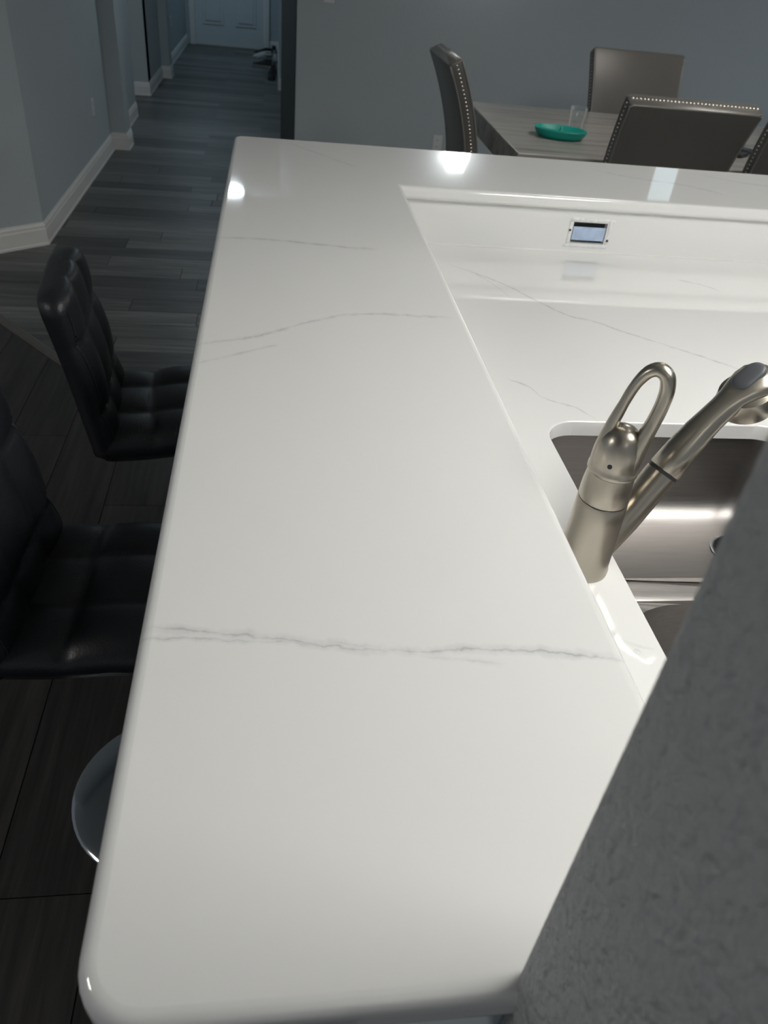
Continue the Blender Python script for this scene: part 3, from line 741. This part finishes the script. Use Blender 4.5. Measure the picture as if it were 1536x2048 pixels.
plate('wall_outlet', 'white outlet low on the left hallway wall near the pilaster', (XL, 6.285, .35), math.radians(90), 'o')
plate('light_switch', 'white switch plate at the top edge of the photo on the back wall', (.492, 6.40, 1.165), 0, 's')
plate('wall_outlet', 'faint outlet on the far hallway wall close to the entry door', (XL - .015, 11.6, .40), math.radians(90), 'o')

# ------------------------------------------------------------------ shoes left in the hall
def make_shoe(m_up, m_sole, label, loc, rz, group='shoes left in the hallway'):
    sh_ = empty('shoe', loc, math.radians(rz)); tag(sh_, label, 'shoe', group)
    L = [(-.135, .030), (-.12, .038), (-.06, .036), (0, .037), (.06, .046), (.10, .044), (.13, .028), (.14, .010)]
    bm = bmesh.new()
    loft(bm, [[(x, w_ * u, z) for u, z in ((-1, .004), (-.9, 0), (.9, 0), (1, .004), (1.02, .026), (-1.02, .026))] for x, w_ in L]); link('sole', bm, m_sole, sh_, 60)
    bm = bmesh.new(); H = [.085, .098, .095, .088, .066, .050, .034, .026]
    rings = []
    for (x, w_), h in zip(L, H):
        rings.append([(x * .97, w_ * .95 * math.cos(a), .022 + (h - .022) * math.sin(a) ** .8) for a in [math.pi * i / 10 for i in range(11)]])
    loft(bm, rings, True, True, False); link('upper', bm, m_up, sh_, 60)
    bm = bmesh.new()
    for k in range(4):
        x = .0 + .018 * k; z = .090 - .006 * k; tube(bm, [(x, -.022, z - .010), (x, -.01, z), (x, .01, z), (x, .022, z - .010)], .003, 6)
    link('laces', bm, m_sole, sh_, 60)
    bm = bmesh.new(); tube(bm, [(-.115, -.026, .094), (-.125, 0, .100), (-.115, .026, .094), (-.05, .026, .092), (-.03, 0, .092), (-.05, -.026, .092)], .006, 8, True); link('collar', bm, m_up, sh_, 60)
    return sh_
M_sb = simple('black_canvas', (.012, .012, .014), .7); M_sw = simple('white_canvas', (.55, .56, .56), .6); M_sg = simple('grey_mesh', (.17, .18, .18), .7, var=.3, vscale=40); M_sd = simple('charcoal_mesh', (.05, .055, .055), .7)
make_shoe(M_sb, M_sw, 'black shoe farthest down the hall with a white sole', (-.065, 13.03, 0), 174)
make_shoe(M_sb, M_sb, 'all-black shoe by the baseboard next to the entry door', (.105, 13.42, 0), 92)
make_shoe(M_sw, M_sw, 'white shoe at the left side of the hallway shoe pile', (-.055, 12.70, 0), 170)
make_shoe(M_sg, M_sw, 'grey mesh shoe in the middle of the pile, toe to the hall', (-.045, 12.33, 0), 172)
make_shoe(M_sg, M_sg, 'all-grey shoe against the right hall wall', (.118, 12.93, 0), 92)
make_shoe(M_sd, M_sw, 'charcoal shoe with a pale sole in front of the grey ones', (-.05, 11.92, 0), 168)
make_shoe(M_sw, M_sg, 'white shoe with a grey sole beside the charcoal one', (.125, 12.50, 0), 90)
make_shoe(M_sb, M_sd, 'black shoe nearest in the hallway pile, pointing at the kitchen', (.085, 11.02, 0), 265)
make_shoe(M_sd, M_sb, 'dark charcoal shoe close behind the nearest black one', (.095, 11.42, 0), 262)

# ------------------------------------------------------------------ lamps and added fill lights
def ceiling_lamp(name, label, loc, size, strength, col, round_=False, z=ZC):
    l = empty(name, (loc[0], loc[1], z)); tag(l, label, 'ceiling light')
    m = emit(name + '_lens', col, strength)
    if round_:
        bm = bmesh.new(); lathe(bm, [(size + .02, -.001), (size + .02, -.03), (size, -.034), (size, -.002)], 36, (0, 0, 0), False, False); link('frame', bm, M_white, l, 40)
        bm = bmesh.new(); lathe(bm, [(size * .995, -.02), (size * .9, -.05), (size * .6, -.066), (.001, -.07)], 36, (0, 0, 0), False, True); link('diffuser', bm, m, l, 60)
    else:
        sx, sy = size; bm = bmesh.new()
        for a, b in (((-sx - .03, -sy - .03), (sx + .03, -sy)), ((-sx - .03, sy), (sx + .03, sy + .03)), ((-sx - .03, -sy), (-sx, sy)), ((sx, -sy), (sx + .03, sy))): box(bm, (a[0], a[1], -.07), (b[0], b[1], -.001))
        link('frame', bm, M_white, l)
        bm = bmesh.new(); box(bm, (-sx + .001, -sy + .001, -.06), (sx - .001, sy - .001, -.05)); link('diffuser', bm, m, l)
    return l
ceiling_lamp('kitchen_light', 'long fluorescent ceiling box above the kitchen sink', (1.55, .45), (.30, .62), KITCHEN_W, (1, .985, .94))
ceiling_lamp('hall_light', 'small round ceiling light in the hallway', (-.26, 7.5), .10, HALL_W, (.80, .93, 1.0), True)
ceiling_lamp('pantry_light', 'round ceiling light at the near end of the kitchen', (.95, -1.9), .16, PANTRY_W, (1, .98, .94), True)
ceiling_lamp('dining_light', 'added unseen fill light toward the far right of the dining room', (5.4, 3.6), (.25, .25), DINING_W * 2.6, (.86, .93, 1.0))  # unseen fixture added to brighten the right part of the back wall
ceiling_lamp('entry_fill', 'added unseen fill light near the entry door', (-.90, 12.2), .14, ENTRY_FILL_W, (.62, .84, 1.0), True)  # unseen fixture added to brighten the door, kept out of the bar's reflection
ceiling_lamp('living_fill', 'added unseen fill light in the living room behind the bar stools', (-3.0, .30), (.28, .28), LIVING_FILL_W, (1, .96, .9))  # unseen fixture added to brighten the wall stub but not the bar end
ceiling_lamp('dining_light', 'square ceiling light above the dining table', (2.15, 3.30), (.25, .25), DINING_W, (1, .95, .88))
# sconce and narrow lit window on the back wall, above the frame, mirrored in the bar top
sc = empty('wall_sconce', (1.52, 6.40, 1.84)); tag(sc, 'white shaded wall lamp above the dining table, mirrored in the bar', 'wall lamp')
bm = bmesh.new(); box(bm, (-.03, -.02, .02), (.03, 0, .12), .004); link('back_plate', bm, M_nickel, sc)
bm = bmesh.new(); loft(bm, [[(x, y - .10, z) for x, y in rrect(w_, .16 * w_ / .24, .02)] for w_, z in ((.20, 0), (.13, .13))], True, True); link('lamp_shade', bm, emit('shade_glow', (1, .98, .95), 6.0), sc)
wn = empty('window_1', (3.30, 6.40, 1.55)); wn['kind'] = 'structure'
bm = bmesh.new()
for a, b in (((-.15, -.03, -.05), (-.10, 0, .62)), ((.10, -.03, -.05), (.15, 0, .62)), ((-.10, -.03, .57), (.10, 0, .62)), ((-.10, -.03, -.05), (.10, 0, 0))): box(bm, a, b, .003)
link('frame', bm, M_white, wn); bm = bmesh.new(); box(bm, (-.10, -.012, 0), (.10, -.004, .57)); link('pane', bm, emit('dusk_pane', (.70, .90, 1.0), .35), wn)
